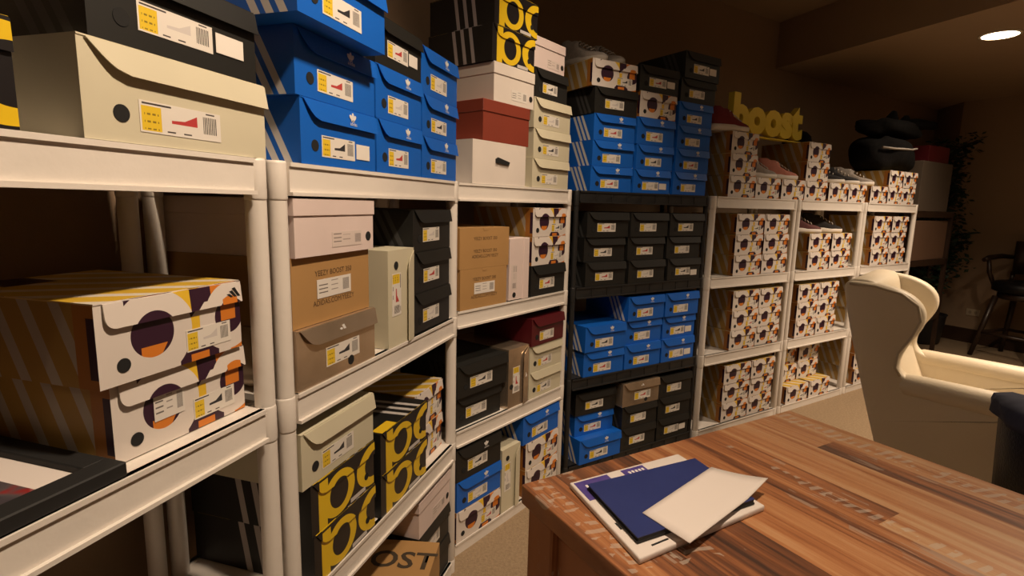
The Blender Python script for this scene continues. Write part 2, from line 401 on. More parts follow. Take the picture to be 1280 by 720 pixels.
# ------------------------------------------------------------------ shoe boxes
_cache = {}
def cached(key, fn):
    if key not in _cache: _cache[key] = fn()
    return _cache[key]
def body_mesh(w, d, h, mats):
    """mats: front, left, right, back, top"""
    mb = MB(); x, y = w / 2, d / 2; uv = [(0, 0), (1, 0), (1, 1), (0, 1)]
    uniq = []
    for m in mats:
        if m not in uniq: uniq.append(m)
    ix = [uniq.index(m) for m in mats]
    mb.box((-x, -y, 0), (x, y, h), [ix[0], ix[3], ix[1], ix[2], ix[4], ix[3]])
    return mb.mesh('box_body', uniq)
def flap_mesh(w, d, h, top, front, style, kind):
    """hinged lid: top sheet plus the front flap with its swept corner"""
    mb = MB(); x, y = w / 2, d / 2; fh = .30 * h; e = .0022
    mats = [front, top]
    mb.box((-x, -y - .001, h), (x, y, h + e), [0, 1, 1, 1, 1, 1])
    if style == 'round': out = [(-x + .012 * w / .27, h)] + [(-x + w * (.045 + .055 * (1 - math.cos(a))), h - fh + fh * .45 * (1 - math.sin(a))) for a in [i * PI / 12 for i in range(0, 7)]] + [(x, h - fh), (x, h)]
    else: out = [(-x + .03 * w + .17 * w * (1 - (1 - s) ** .5 if s < 1 else 1) * 1.0, h - fh * s ** 1.15) for s in [i / 8 for i in range(9)]] + [(x, h - fh), (x, h)]
    tilt = {'boost': .0035, 'yellow': .0008}.get(kind, .0065)
    def yy(z): return -y - .0012 - (h - z) / fh * tilt
    n = len(out); fr = [(px, yy(pz) - .002, pz) for px, pz in out]; bk = [(px, yy(pz), pz) for px, pz in out]
    uv = [((px + x) / w, pz / h) for px, pz in out]
    mb.face(fr, 0, uv); mb.face(bk[::-1], 0, uv[::-1])
    for i in range(n): mb.face((fr[i], bk[i], bk[(i + 1) % n], fr[(i + 1) % n]), 0, [uv[i], uv[i], uv[(i + 1) % n], uv[(i + 1) % n]])
    for f in range(6): mb.uv[f] = [(0, 0), (1, 0), (1, 1), (0, 1)]
    return mb.mesh('box_lid', mats)
def cap_mesh(w, d, h, lh, mat):
    mb = MB(); x, y = w / 2 + .003, d / 2 + .003; mb.box((-x, -y, h - lh), (x, y, h + .002)); return mb.mesh('box_lid', mat, .0015)
def quad_mesh(x0, x1, z0, z1, mat, name, th=.0006):
    mb = MB(); mb.box((x0, -th, z0), (x1, 0, z1)); return mb.mesh(name, mat)
def hole_mesh(x, z, r):
    mb = MB(); mb.prism([(x + r * math.cos(a * PI / 10), z + r * math.sin(a * PI / 10)) for a in range(20)], -.0007, 0, 'y'); return mb.mesh('finger_hole', HOLE)
def trefoil_mesh(s):
    mb = MB()
    for ang in (-48, 0, 48):
        a = math.radians(ang); pts = []
        for i in range(14):
            t = 2 * PI * i / 14; px = .26 * math.sin(t); pz = .55 + .45 * math.cos(t) if True else 0
            pts.append((s * (px * math.cos(a) + pz * math.sin(a)), s * (-px * math.sin(a) + pz * math.cos(a) - .1)))
        mb.prism(pts[::-1], -.0005 - .0001 * (ang / 48 + 1), 0, 'y')
    for k in range(2): mb.box((-.4 * s, -.0006, s * (-.12 - .16 * k)), (.4 * s, 0, s * (-.05 - .16 * k)))
    return mb.mesh('trefoil', WHITE_INK)
def mountain_mesh(s):
    mb = MB()
    for x0, h in ((-.55, .35), (-.15, .6), (.25, .85)):
        mb.prism([(s * (x0 + .3), 0), (s * (x0 + .62), 0), (s * (x0 + .30 - h * .35), s * h), (s * (x0 - h * .35), s * (h * .92))], -.0006, 0, 'y')
    return mb.mesh('bar_logo', BLACK)

LVL = {1: ['lone'], 2: ['lower', 'upper'], 3: ['lowest', 'middle', 'topmost'], 4: ['lowest', 'second-lowest', 'second-highest', 'topmost'],
       5: ['lowest', 'second-lowest', 'middle', 'second-highest', 'topmost'], 6: ['lowest', 'second-lowest', 'third-lowest', 'third-highest', 'second-highest', 'topmost']}
KIND = {'blue': 'blue', 'black': 'black', 'cream': 'cream', 'boost': 'patterned', 'yellow': 'yellow-lettered', 'white': 'white', 'pink': 'pale pink', 'kraft': 'brown cardboard',
        'bronze': 'shiny bronze', 'red': 'brick red', 'maroon': 'dark maroon', 'drawer': 'white pull-tab'}
GRP = {'blue': 'blue shoe boxes with white emblems', 'black': 'black shoe boxes', 'cream': 'cream shoe boxes', 'boost': 'purple and orange patterned shoe boxes', 'yellow': 'black shoe boxes with yellow letters',
       'kraft': 'brown cardboard shoe boxes', 'bronze': 'shiny bronze shoe boxes', 'white': 'white shoe boxes with lift-off lids', 'pink': 'white shoe boxes with lift-off lids'}
cnt = [0]
def shoe_box(kind, w, d, h, loc, rz, label, ry=0, opts=()):
    """ry = 90 deg stands the box on its end. loc is the centre of its footprint"""
    w, d, h = round(w, 3), round(d, 3), round(h, 3)
    cnt[0] += 1
    t = thing('shoe_box', label, 'shoe box', loc, (0, 0, rz), GRP.get(kind))
    if ry:                                       # label end turned on its side: what was the top looks to the right
        mtx = Matrix.Translation((-h / 2, 0, w / 2)) @ Matrix.Rotation(PI / 2, 4, 'Y')
    else: mtx = Matrix.Identity(4)
    def part(nm, me, y=None, parent=t, off=(0, 0, 0), rot=None):
        o = bpy.data.objects.new(nm, me); C.objects.link(o); o.parent = parent
        mm = Matrix.Translation(off)
        if y is not None: mm = Matrix.Translation((off[0], y, off[2]))
        if rot is not None: mm = mm @ rot
        o.matrix_local = (mtx if parent is t else Matrix.Identity(4)) @ mm
        return o
    fy = -d / 2 - .0002
    H = h - .0025
    FRONT = Matrix.Rotation(PI / 2, 4, 'X')
    if kind in ('blue', 'black', 'cream', 'boost', 'bronze', 'maroon', 'yellow'):
        fm, sm, tm = {'blue': (BLUE, BLUE_S, BLUE), 'black': (BLACKC, GREYBLK_S, BLACKC), 'cream': (CREAM,) * 3, 'boost': (BOOST_F, BOOST_S, BOOST_T), 'bronze': (MIRROR,) * 3,
                      'maroon': (MAROON,) * 3, 'yellow': (YB_F, BLACK_S, YB_T)}[kind]
        bk = {'boost': BOOST_S, 'yellow': BLACKC}.get(kind, fm)
        part('box_body', cached(('b', kind, w, d, h), lambda: body_mesh(w, d, H, (fm, sm, sm, bk, bk))))
        lid = part('box_lid', cached(('l', kind, w, d, h), lambda: flap_mesh(w, d, H, tm, fm, 'round' if kind in ('boost',) else 'swept', kind)))
        lm = LAB[(cnt[0] * 7 + cnt[0] // 3) % 3]
        if kind == 'boost':
            part('label', cached(('lb', kind, w, h, lm.name), lambda: quad_mesh(w * .05, w * .40, h * .14, h * .44, lm, 'label')), fy)
            part('finger_hole', cached(('fh', kind, w, h), lambda: hole_mesh(-w * .36, h * .22, .0105)), fy)
            if 'sticker' in opts: part('sticker', quad_mesh(-w * .24, -w * .02, h * .34, h * .70, LABW, 'sticker'), fy - .0003)
            if 'logo' in opts: part('bar_logo', cached(('mt',), lambda: mountain_mesh(.02)), -d / 2 - .0052, lid, (w * .42, 0, h * .77))
        elif kind == 'yellow':
            if 'notag' not in opts: part('finger_hole', cached(('fh', kind, w, h), lambda: hole_mesh(w * .36, h * .30, .009)), fy)
        else:
            lx = -w * .26 if kind != 'bronze' else -w * .18
            zz = .14 if kind in ('blue', 'cream', 'maroon') else .22
            part('label', cached(('lb', kind, w, h, lm.name), lambda: quad_mesh(lx, lx + w * .44, h * zz, h * (zz + .34), lm, 'label')), fy)
            part('finger_hole', cached(('fh', kind, w, h), lambda: hole_mesh(-w * .34 if kind != 'bronze' else w * .14, h * .30 if kind != 'bronze' else h * .16, .0115)), fy)
            if 'sticker' in opts:
                part('sticker', cached(('st', w, h), lambda: quad_mesh(w * .20, w * .40, h * (zz + .04), h * (zz + .30), STICKER, 'sticker')), fy - .0008)
            if kind == 'blue' or 'emblem' in opts:
                em = part('trefoil', cached(('tf', 1), lambda: trefoil_mesh(.016)), -d / 2 - .0075, lid, (w * .12, 0, h * .83))
                wd = part('wordmark', text_mesh('adidas', .011, WHITE_INK), -d / 2 - .0098, lid, (w * .12, 0, h * .755), FRONT)
            if kind == 'bronze':
                part('bar_logo', cached(('mtw',), lambda: (lambda me: (me.materials.clear(), me.materials.append(WHITE_INK), me)[2])(mountain_mesh(.026))), -d / 2 - .0065, lid, (0, 0, h * .72))
    elif kind in ('white', 'pink', 'red'):
        mat = {'white': WHITEC, 'pink': PINKW, 'red': REDC}[kind]
        part('box_body', cached(('b', kind, w, d, h), lambda: body_mesh(w, d, H, (mat,) * 5)))
        part('box_lid', cached(('c', kind, w, d, h), lambda: cap_mesh(w, d, H, h * .28, mat)))
        if kind != 'red':
            part('printed_marks', cached(('pm', kind, w, h), lambda: quad_mesh(-w * .08, w * .32, h * .12, h * .40, BARE if kind == 'pink' else LABW, 'printed_marks')), fy)
            part('finger_hole', cached(('fh', kind, w, h), lambda: hole_mesh(w * .42, h * .27, .011)), fy)
    elif kind == 'kraft':
        part('box_body', cached(('b', kind, w, d, h), lambda: body_mesh(w, d, H, (KRAFT,) * 5)))
        mb = MB(); mb.box((-w / 2, -d / 2, H), (w / 2, d / 2, h)); mb.prism([(-.016, H + .001), (-.010, H - .008), (.010, H - .008), (.016, H + .001)], -d / 2 - .001, -d / 2 + .001, 'y')
        part('box_lid', cached(('kl', w, d, h), lambda: mb.mesh('box_lid', KRAFT)))
        if 'top' in opts:
            part('printed_text', text_mesh('BOOST', .105, GREY_INK, 0, .002), None, t, (0.0, .04, h + .0006), Matrix.Rotation(0, 4, 'Z'))
        else:
            part('printed_text', text_mesh('YEEZY BOOST 350', .0165, KRAFT_INK), fy - .0003, t, (0, 0, h * .73), FRONT)
            if 'two' in opts: part('printed_text', text_mesh('YEEZY BOOST 350', .0165, KRAFT_INK), fy - .0003, t, (0, 0, h * .42), FRONT)
            part('printed_text', text_mesh('ADIDAS.COM/YEEZY', .0165, KRAFT_INK), fy - .0003, t, (0, 0, h * .29), FRONT)
            if 'two' not in opts:
                part('label', cached(('lb', kind, w, h), lambda: quad_mesh(-w * .22, w * .22, h * .36, h * .64, LABW, 'label')), fy - .0006)
    elif kind == 'drawer':
        part('box_body', cached(('b', kind, w, d, h), lambda: body_mesh(w, d, h, (WHITEC,) * 5)))
        mb = MB(); mb.prism([(-.03, 0), (.045, -.006), (.05, .006), (-.02, .02), (-.03, .014)], -.006, 0, 'y')
        part('pull_tab', mb.mesh('pull_tab', BLACK), fy, t, (.0, 0, h * .52))
    return t

SHN = {3: 'on top of', 2: 'on upper shelf of', 1: 'on middle shelf of', 0: 'on bottom shelf of'}
def stack(k, sh, col, items, z0=None):
    """items from the bottom up: (kind, u_left, w, h, v, yaw_deg, opts)"""
    un = U[k]; z = ZS[sh] + .0008 if z0 is None else z0; n = len(items); D = .33
    for i, it in enumerate(items):
        kind, ul, w, h = it[:4]; v = it[4] if len(it) > 4 else 0; yaw = it[5] if len(it) > 5 else 0; opts = it[6] if len(it) > 6 else ()
        d = D
        lv = LVL[n][i]
        lab = '%s shoe box, %s in %s stack %s %s' % (KIND[kind], lv, col, SHN[sh], PH[k]) if n > 1 else '%s shoe box alone in %s place %s %s' % (KIND[kind], col, SHN[sh], PH[k])
        jy = random.uniform(-.3, .3) + yaw
        shoe_box(kind, w, d, h, un.pt(ul + w / 2, v + d / 2 + .004, z), un.th + math.radians(jy), lab, 0, opts)
        z += h + .0006
def upright(k, sh, ul, wid, tall, kind, v=0, desc=''):
    un = U[k]; lab = '%s shoe box standing on end %s %s' % (KIND[kind], SHN[sh], PH[k])
    shoe_box(kind, tall, .33, wid, un.pt(ul + wid / 2, v + .165 + .004, ZS[sh] + (.004 if kind in ('pink', 'white') else .0008)), un.th + math.radians(random.uniform(-.6, .6)), lab, 1)

# --- nearest white unit
stack(1, 3, 'far left', [('yellow', .145, .283, .121, .0), ('yellow', .14, .28, .121, .0)])
stack(1, 3, 'right', [('cream', .498, .318, .126, .0), ('black', .515, .285, .115, .0, 0, ('sticker',))])
stack(1, 2, 'right', [('boost', .530, .250, .122, .042, 0, ('sticker',)), ('boost', .505, .262, .122, .03, 1.0, ('logo',))])
# --- second white unit
stack(2, 3, 'left', [('blue', .038, .272, .128, .0, 0, ('sticker',)), ('blue', .025, .285, .126, .0), ('blue', -.030, .295, .128, -.055, 0)])
stack(2, 3, 'middle', [('blue', .318, .24, .130, 0), ('blue', .318, .24, .126, 0), ('black', .318, .24, .115, 0, 0, ('sticker',))])
stack(2, 3, 'right', [('blue', .565, .25, .118, 0), ('blue', .565, .25, .116, 0), ('blue', .562, .255, .128, 0)])
stack(2, 2, 'left', [('bronze', .004, .292, .128, .0), ('kraft', .005, .284, .145, .01), ('pink', .006, .290, .118, .0)])
upright(2, 2, .365, .145, .262, 'cream', 0, '')
stack(2, 2, 'right', [('black', .525, .26, .122, .008), ('black', .528, .255, .122, .008), ('black', .525, .26, .122, .008)])
stack(2, 1, 'left', [('yellow', .034, .25, .121, 0), ('yellow', .030, .252, .121, 0), ('cream', .005, .277, .126, .0)])
stack(2, 1, 'middle', [('yellow', .318, .272, .12, 0), ('yellow', .318, .272, .12, 0)])
stack(2, 1, 'right', [('boost', .594, .204, .122, .04), ('boost', .594, .204, .122, .04)])
stack(2, 0, 'right', [('black', .552, .245, .125, .01), ('black', .552, .245, .122, .01), ('pink', .552, .240, .125, .005)])
# kraft boxes lying lengthwise across the bottom shelf, printed lid up
un = U[2]
cu, cv = .385, .05
for i, (zz, op) in enumerate(((ZS[0] + .001, ()), (ZS[0] + .127, ('top',)))):
    b = shoe_box('kraft', .33, .275, .125, un.pt(cu, cv + .02, zz), un.th + math.radians(-77 + (2 if i == 0 else 0)),
                 ('cardboard shoe box with large dark letters on lid, bottom shelf of second white unit' if i else 'brown cardboard shoe box underneath the one with large letters on its lid'), 0, op or ('two',))
# --- third white unit
stack(3, 3, 'left', [('drawer', .07, .315, .156, 0), ('red', .125, .275, .146, 0), ('white', .182, .245, .138, 0), ('yellow', .168, .256, .128, 0, 0), ('yellow', .176, .262, .128, 0, 0)])
stack(3, 3, 'right', [('cream', .432, .272, .119, 0), ('cream', .436, .27, .119, 0), ('cream', .432, .272, .119, 0), ('black', .445, .24, .118, .01), ('pink', .452, .22, .122, .02)])
stack(3, 2, 'left', [('kraft', .012, .268, .150, 0), ('kraft', .008, .282, .150, 0, 0, ('two',))])
upright(3, 2, .297, .13, .248, 'pink', 0, '')
stack(3, 2, 'right', [('black', .446, .26, .132, 0), ('boost', .446, .255, .122, 0), ('boost', .446, .255, .122, 0)])
stack(3, 1, 'left', [('black', .006, .275, .125, .02), ('black', .004, .292, .125, 0)])
upright(3, 1, .305, .14, .255, 'bronze', 0, '')
stack(3, 1, 'right', [('cream', .455, .25, .120, 0), ('cream', .455, .25, .120, 0), ('maroon', .452, .25, .122, -.008)])
stack(3, 0, 'left', [('boost', .006, .262, .128, 0), ('blue', .006, .262, .122, 0), ('black', .004, .262, .13, 0, 0, ('emblem',))])
upright(3, 0, .278, .125, .285, 'cream', 0, '')
stack(3, 0, 'right', [('boost', .445, .255, .128, 0), ('boost', .445, .255, .128, 0), ('blue', .420, .28, .13, 0)])
# --- black unit
BW = .262
stack(4, 3, 'left', [('blue', .058, BW, .118, 0), ('blue', .062, BW, .118, 0), ('blue', .064, BW, .120, 0), ('black', .062, .27, .12, 0), ('boost', .05, .27, .12, 0, -2)])
stack(4, 3, 'middle', [('blue', .335, BW, .118, 0, 0, ('sticker',)), ('blue', .345, BW, .12, 0), ('blue', .342, .266, .13, 0), ('boost', .345, .262, .122, 0, 1), ('black', .342, .272, .122, 0, 0, ('sticker',))])
stack(4, 3, 'right', [('blue', .622, BW, .118, 0), ('blue', .630, BW, .12, 0), ('blue', .630, BW, .118, 0), ('blue', .632, BW, .118, 0), ('black', .636, .27, .116, 0), ('black', .640, .275, .13, -.01, 1, ('sticker',))])
for c, ul in (('left', .048), ('middle', .335), ('right', .622)):
    stack(4, 2, c, [('black', ul + .005, BW, .118, 0, 0, ('sticker',) if c == 'right' else ()), ('black', ul, BW, .12, .01), ('black', ul + .003, BW + .006, .122, 0)])
stack(4, 1, 'left', [('blue', .068, .268, .13, 0), ('blue', .058, .275, .13, -.01, 1)])
stack(4, 1, 'middle', [('blue', .348, .262, .13, 0), ('blue', .352, .265, .128, .01), ('blue', .345, .268, .128, -.005, 1)])
stack(4, 1, 'right', [('blue', .622, .264, .13, 0, 0, ('sticker',)), ('blue', .630, .262, .128, .01, 0, ('sticker',)), ('blue', .625, .268, .128, -.005)])
stack(4, 0, 'left', [('blue', .055, .285, .13, -.01, 1), ('blue', .062, .26, .115, .04), ('black', .055, .27, .118, .03)])
stack(4, 0, 'middle', [('black', .352, .262, .125, 0), ('black', .352, .262, .125, 0), ('bronze', .345, .272, .13, -.005)])
stack(4, 0, 'right', [('black', .628, .262, .125, 0, 0, ('sticker',)), ('black', .628, .262, .125, 0), ('black', .626, .265, .125, 0)])
# --- three white units on the right
def bcol(k, sh, col, ul, n, w=.245, v=0.0, h=.1215, jit=.004):
    stack(k, sh, col, [('boost', ul + random.uniform(-jit, jit), w, h, v + random.uniform(0, .012), random.uniform(-.7, .7)) for i in range(n)])
bcol(5, 3, 'left', .095, 3, .24); bcol(5, 3, 'middle', .352, 1, .24); bcol(5, 3, 'right', .602, 1, .24)
bcol(5, 2, 'left', .195, 3, .255); bcol(5, 2, 'right', .475, 3, .25)
bcol(5, 1, 'left', .225, 3, .245); bcol(5, 1, 'right', .478, 3, .24)
bcol(5, 0, 'left', .205, 3, .25); bcol(5, 0, 'right', .47, 3, .24)
bcol(6, 3, 'left', .026, 3, .25); bcol(6, 3, 'middle', .295, 1, .24); bcol(6, 3, 'right', .552, 1, .235)
bcol(6, 2, 'left', .14, 2, .25); bcol(6, 2, 'right', .405, 2, .25)
bcol(6, 1, 'left', .07, 3, .24); bcol(6, 1, 'right', .322, 3, .24)
stack(6, 0, 'left', [('boost', .045, .255, .122, 0), ('boost', .012, .25, .122, .075), ('boost', .008, .25, .122, .09)])
stack(6, 0, 'right', [('boost', .325, .255, .122, 0), ('boost', .280, .25, .122, .075), ('boost', .29, .25, .122, .08)])
bcol(7, 3, 'left', .02, 1, .235); bcol(7, 3, 'middle', .268, 2, .215); bcol(7, 3, 'right', .500, 2, .215)
bcol(7, 2, 'left', .13, 3, .255); bcol(7, 2, 'right', .398, 3, .25)
bcol(7, 1, 'left', .12, 3, .25); bcol(7, 1, 'right', .385, 3, .25)
bcol(7, 0, 'left', .10, 3, .235); bcol(7, 0, 'right', .35, 3, .24)

# ------------------------------------------------------------------ table with papers
def wood():
    m = new_mat('reclaimed_wood', (.3, .15, .07), .36); t = m.node_tree
    v = objco(m); s = t.nodes.new('ShaderNodeSeparateXYZ'); t.links.new(v, s.inputs[0])
    X, Y = N(t, s.outputs[0]), N(t, s.outputs[1])
    # planks of unequal width: plank index across local x
    idx = (X * 9.3 + (X * 23.0).op('SINE') * .22).op('FLOOR')
    def rnd(seed): return ((idx * 12.9898 + seed).op('SINE') * 43758.5).fr()
    seg = (Y * .62 + rnd(1.7) * 3.0).op('FLOOR')
    r2 = (((idx * 7.13 + seg * 3.77 + .5).op('SINE')) * 9731.3).fr()
    cx = t.nodes.new('ShaderNodeCombineXYZ'); t.links.new((X * 34.0).v, cx.inputs[0]); t.links.new((Y * 1.1 + r2 * 9).v, cx.inputs[1]); t.links.new(r2.v, cx.inputs[2])
    g1 = noise(m, cx.outputs[0], 1.0, 5, .6)
    c2 = t.nodes.new('ShaderNodeCombineXYZ'); t.links.new((X * 90.0).v, c2.inputs[0]); t.links.new((Y * 4.0).v, c2.inputs[1])
    g2 = noise(m, c2.outputs[0], 1.0, 3, .6)
    fac = g1 * .85 + g2 * .30 + r2 * .34 + -.25
    col = ramp(m, fac, [(.24, (.055, .028, .019)), (.38, (.165, .062, .027)), (.50, (.33, .130, .050)), (.61, (.43, .205, .088)), (.76, (.50, .31, .165))])
    # saw marks still holding pale paint: short bars across the board along a few planks
    n3 = noise(m, v, 4.2, 3, .6); n4 = noise(m, v, 30.0, 2, .6)
    bars = (Y * 250.0 + n3 * 16.0 + X * 60.0).op('SINE').gt(.1)
    fx = (X * 9.3 + (X * 23.0).op('SINE') * .22).fr()
    band = rnd(4.2).gt(.45) * fx.btw(.12, .55)
    edge = X.btw(.012, .055).OR(X.btw(.865, .925))
    mask = bars * (band * n3.gt(.50) * n4.gt(.45)).OR(edge * n3.gt(.49) * n4.gt(.46))
    worn = n3.gt(.57) * g2.gt(.56) * r2.lt(.45)
    grey = mixc(t, worn * .45, col, (.36, .31, .25))
    colr = mixc(t, mask * .42, grey, (.50, .45, .37))
    t.links.new(colr, bsdf(m).inputs['Base Color'])
    rr = g2 * .25 + .30; t.links.new(rr.v, bsdf(m).inputs['Roughness'])
    bump(m, g2 * .6 + g1 * .6, .25, .004)
    return m
WOOD = wood()
TZ = .76
E1 = Vector((.863, .505)); ang = math.atan2(E1.y, E1.x)
t = thing('wooden_table', 'large reclaimed plank table with worn paint marks in the foreground', 'table', (.031, 1.105, 0), (0, 0, ang))
W_, L_ = .955, 1.75
mb = MB(); mb.box((0, -L_, TZ - .045), (W_, 0, TZ)); link('tabletop', mb.mesh('tabletop', WOOD, .004, 2), t)
apz0, apz1 = TZ - .17, TZ - .045
for nm, a, b in (('apron', (.03, -L_ + .1, apz0), (.055, -.1, apz1)), ('apron', (W_ - .055, -L_ + .1, apz0), (W_ - .03, -.1, apz1)), ('apron', (.1, -.055, apz0), (W_ - .1, -.03, apz1)), ('apron', (.1, -L_ + .03, apz0), (W_ - .1, -L_ + .055, apz1))):
    mb = MB(); mb.box(a, b); link(nm, mb.mesh('apron', WOOD, .003), t)
for x in (.012, W_ - .102):
    for y in (-.102, -L_ + .012):
        mb = MB(); mb.box((x, y, 0), (x + .09, y + .09, TZ - .0455)); link('leg', mb.mesh('leg', WOOD, .004), t)

def sheet(name, pts, z0, z1, mats, label, cat, sub=1, curl=None):
    mb = MB(); P = [Vector((p[0], p[1])) for p in pts]
    mb.prism([(p.x, p.y) for p in P], z0, z1, 'z'); return mb
mail = [(.134, 1.092), (.228, .842), (.522, 1.020), (.412, 1.244)]
t = thing('mailer_envelope', 'white mailer with purple printed corner, lowest under the navy folder', 'envelope', (mail[1][0], mail[1][1], TZ))
o = Vector(mail[1])
def rel(ps): return [(p[0] - o.x, p[1] - o.y) for p in ps]
mb = sheet('mailer', rel(mail), .0005, .013, None, '', ''); link('envelope_body', mb.mesh('envelope_body', PAPER, .003, 2), t)
PURPLE = mottled('purple_print', (.055, .035, .20), (.09, .065, .26), 40, .5)
a_, b_, c_, d_ = [Vector(p) for p in rel(mail)]
def bil(s, q): return (a_ * (1 - s) * (1 - q) + d_ * s * (1 - q) + b_ * (1 - s) * q + c_ * s * q)
def patch(s0, s1, q0, q1): return [(p.x, p.y) for p in (bil(s0, q0), bil(s0, q1), bil(s1, q1), bil(s1, q0))]
for s0, s1, q0, q1 in ((.02, .30, .03, .30), (.42, .62, .03, .14)):
    mb = MB(); mb.prism(patch(s0, s1, q0, q1), .0128, .0137, 'z'); link('purple_print', mb.mesh('purple_print', PURPLE), t)
for s0, q in ((.08, .10), (.08, .17), (.46, .075)):
    for i in range(5):
        mb = MB(); mb.prism(patch(s0 + i * .03, s0 + i * .03 + .018, q, q + .035), .0135, .0142, 'z'); link('print_mark', mb.mesh('print_mark', WHITE_INK), t)
for pp in ((.12, .24, .93, .945), (.04, .052, .62, .70)):
    mb = MB(); mb.prism(patch(*pp), .0128, .0136, 'z'); link('print_line', mb.mesh('print_line', BLACK), t)
fold = [(.168, 1.062), (.232, .880), (.500, 1.020), (.436, 1.194)]
t = thing('folder', 'navy blue folder lying on the white mailer', 'folder', (fold[1][0], fold[1][1], TZ + .0145)); o = Vector(fold[1])
mb = sheet('f', rel(fold), 0, .004, None, '', ''); link('back_cover', mb.mesh('back_cover', BLACK), t)
mb = sheet('f', [(p[0] * .985 + .002, p[1] * .985 + .002) for p in rel(fold)], .004, .010, None, '', ''); link('pages', mb.mesh('pages', BLACK), t)
mb = sheet('f', rel(fold), .010, .0125, None, '', ''); link('front_cover', mb.mesh('front_cover', NAVY, .0008), t)
env = [(.258, .956), (.319, .865), (.552, 1.078), (.458, 1.148)]
mb = MB(); n = 10; o = Vector(env[1]); a_, b_, c_, d_ = [Vector(p) - o for p in env]
def curl(s, q): return .016 * max(0, s - .7) / .3 * (q if True else 1) ** 2 * .8
top = [[(*bil(i / n, j / n), .0015 + curl(i / n, j / n)) for j in range(n + 1)] for i in range(n + 1)]
bot = [[(p[0], p[1], p[2] - .0013) for p in r] for r in top]
for i in range(n):
    for j in range(n):
        mb.face((top[i][j], top[i][j + 1], top[i + 1][j + 1], top[i + 1][j]), 0, None, True); mb.face((bot[i][j], bot[i + 1][j], bot[i + 1][j + 1], bot[i][j + 1]), 0, None, True)
for i in range(n):
    for (A_, B_) in (((i, 0), (i + 1, 0)), ((i + 1, n), (i, n)), ((0, i + 1), (0, i)), ((n, i), (n, i + 1))):
        p, q = A_, B_; mb.face((top[p[0]][p[1]], top[q[0]][q[1]], bot[q[0]][q[1]], bot[p[0]][p[1]]))
e = link('letter_envelope', mb.mesh('letter_envelope', PAPER), None, (o.x, o.y, TZ + .0275)); tag(e, 'plain white letter envelope on top of the navy folder', 'envelope')

# ------------------------------------------------------------------ wing chair
def smooth_poly(P, it=2):
    for _ in range(it):
        Q = []
        for i in range(len(P)):
            a, b = Vector(P[i]), Vector(P[(i + 1) % len(P)]); Q += [tuple(a * .75 + b * .25), tuple(a * .25 + b * .75)]
        P = Q
    return P
def wing_chair(loc, rz):
    t = thing('wing_armchair', 'cream leather wing armchair behind the table', 'armchair', loc, (0, 0, rz))
    HW = .335; TH = .085
    # side panel outline: x forward, z up (rear raked, wing bulges forward, waist, arm, front)
    side = [(-.165, .10), (.36, .10), (.395, .14), (.40, .40), (.405, .585), (.39, .615), (.10, .615), (-.10, .628), (-.168, .655), (-.178, .71), (-.150, .79), (-.105, .87), (-.105, .945), (-.155, 1.005), (-.25, 1.042), (-.36, 1.05), (-.415, 1.045), (-.425, 1.01), (-.375, .80), (-.275, .45)]
    sp_ = smooth_poly(side, 2)
    for s in (-1, 1):
        mb = MB(); y0, y1 = (-HW, -HW + TH) if s < 0 else (HW - TH, HW)
        mb.prism(sp_, y0, y1, 'y')
        me = mb.mesh('side_panel', LEATHER_C, .022, 4); sd = link('side_panel', me, t)
        mb = MB(); yy = s * (HW - .012)
        # piping along the wing edge
        pts = [(x, s * (HW + .0005), z) for x, z in [(-.40, 1.035), (-.30, 1.034), (-.20, 1.012), (-.135, .965), (-.118, .90), (-.145, .82), (-.183, .745), (-.186, .68), (-.165, .645)]]
        mb.tube(pts, .0065, 8); link('piping', mb.mesh('piping', PIPE_C), sd)
        # rolled arm top
        mb = MB(); r = .056
        mb.tube([(-.19, s * (HW - .045), .60), (-.14, s * (HW - .036), .604), (.36, s * (HW - .032), .585), (.395, s * (HW - .032), .582), (.408, s * (HW - .032), .58)], [r * .45, r * .92, r, r * .85, r * .5], 18)
        link('arm_roll', mb.mesh('arm_roll', LEATHER_C), t)
    # back: slanted slab with softened top
    mb = MB(); prof = smooth_poly([(-.16, .14), (-.03, .16), (-.08, .42), (-.20, .70), (-.265, .96), (-.285, 1.045), (-.35, 1.062), (-.415, 1.05), (-.425, 1.0), (-.36, .75), (-.265, .42)], 2)
    mb.prism(prof, -HW + .02, HW - .02, 'y'); link('backrest', mb.mesh('backrest', LEATHER_C, .015, 3), t)
    mb = MB(); mb.box((-.19, -HW + .05, .12), (.385, HW - .05, .34)); link('seat_base', mb.mesh('seat_base', LEATHER_C, .02, 3), t)
    mb = MB(); mb.box((-.10, -HW + TH + .004, .342), (.42, HW - TH - .004, .47)); link('seat_cushion', mb.mesh('seat_cushion', LEATHER_C, .045, 5), t)
    for x in (-.17, .34):
        for y in (-.27, .27):
            mb = MB(); mb.tube([(x, y, .125), (x + (.01 if x > 0 else -.03), y, 0)], [.026, .017], 12); link('leg', mb.mesh('leg', DARKWOOD), t)
wing_chair((2.083, 2.478, 0), math.atan2(-.669, .743))

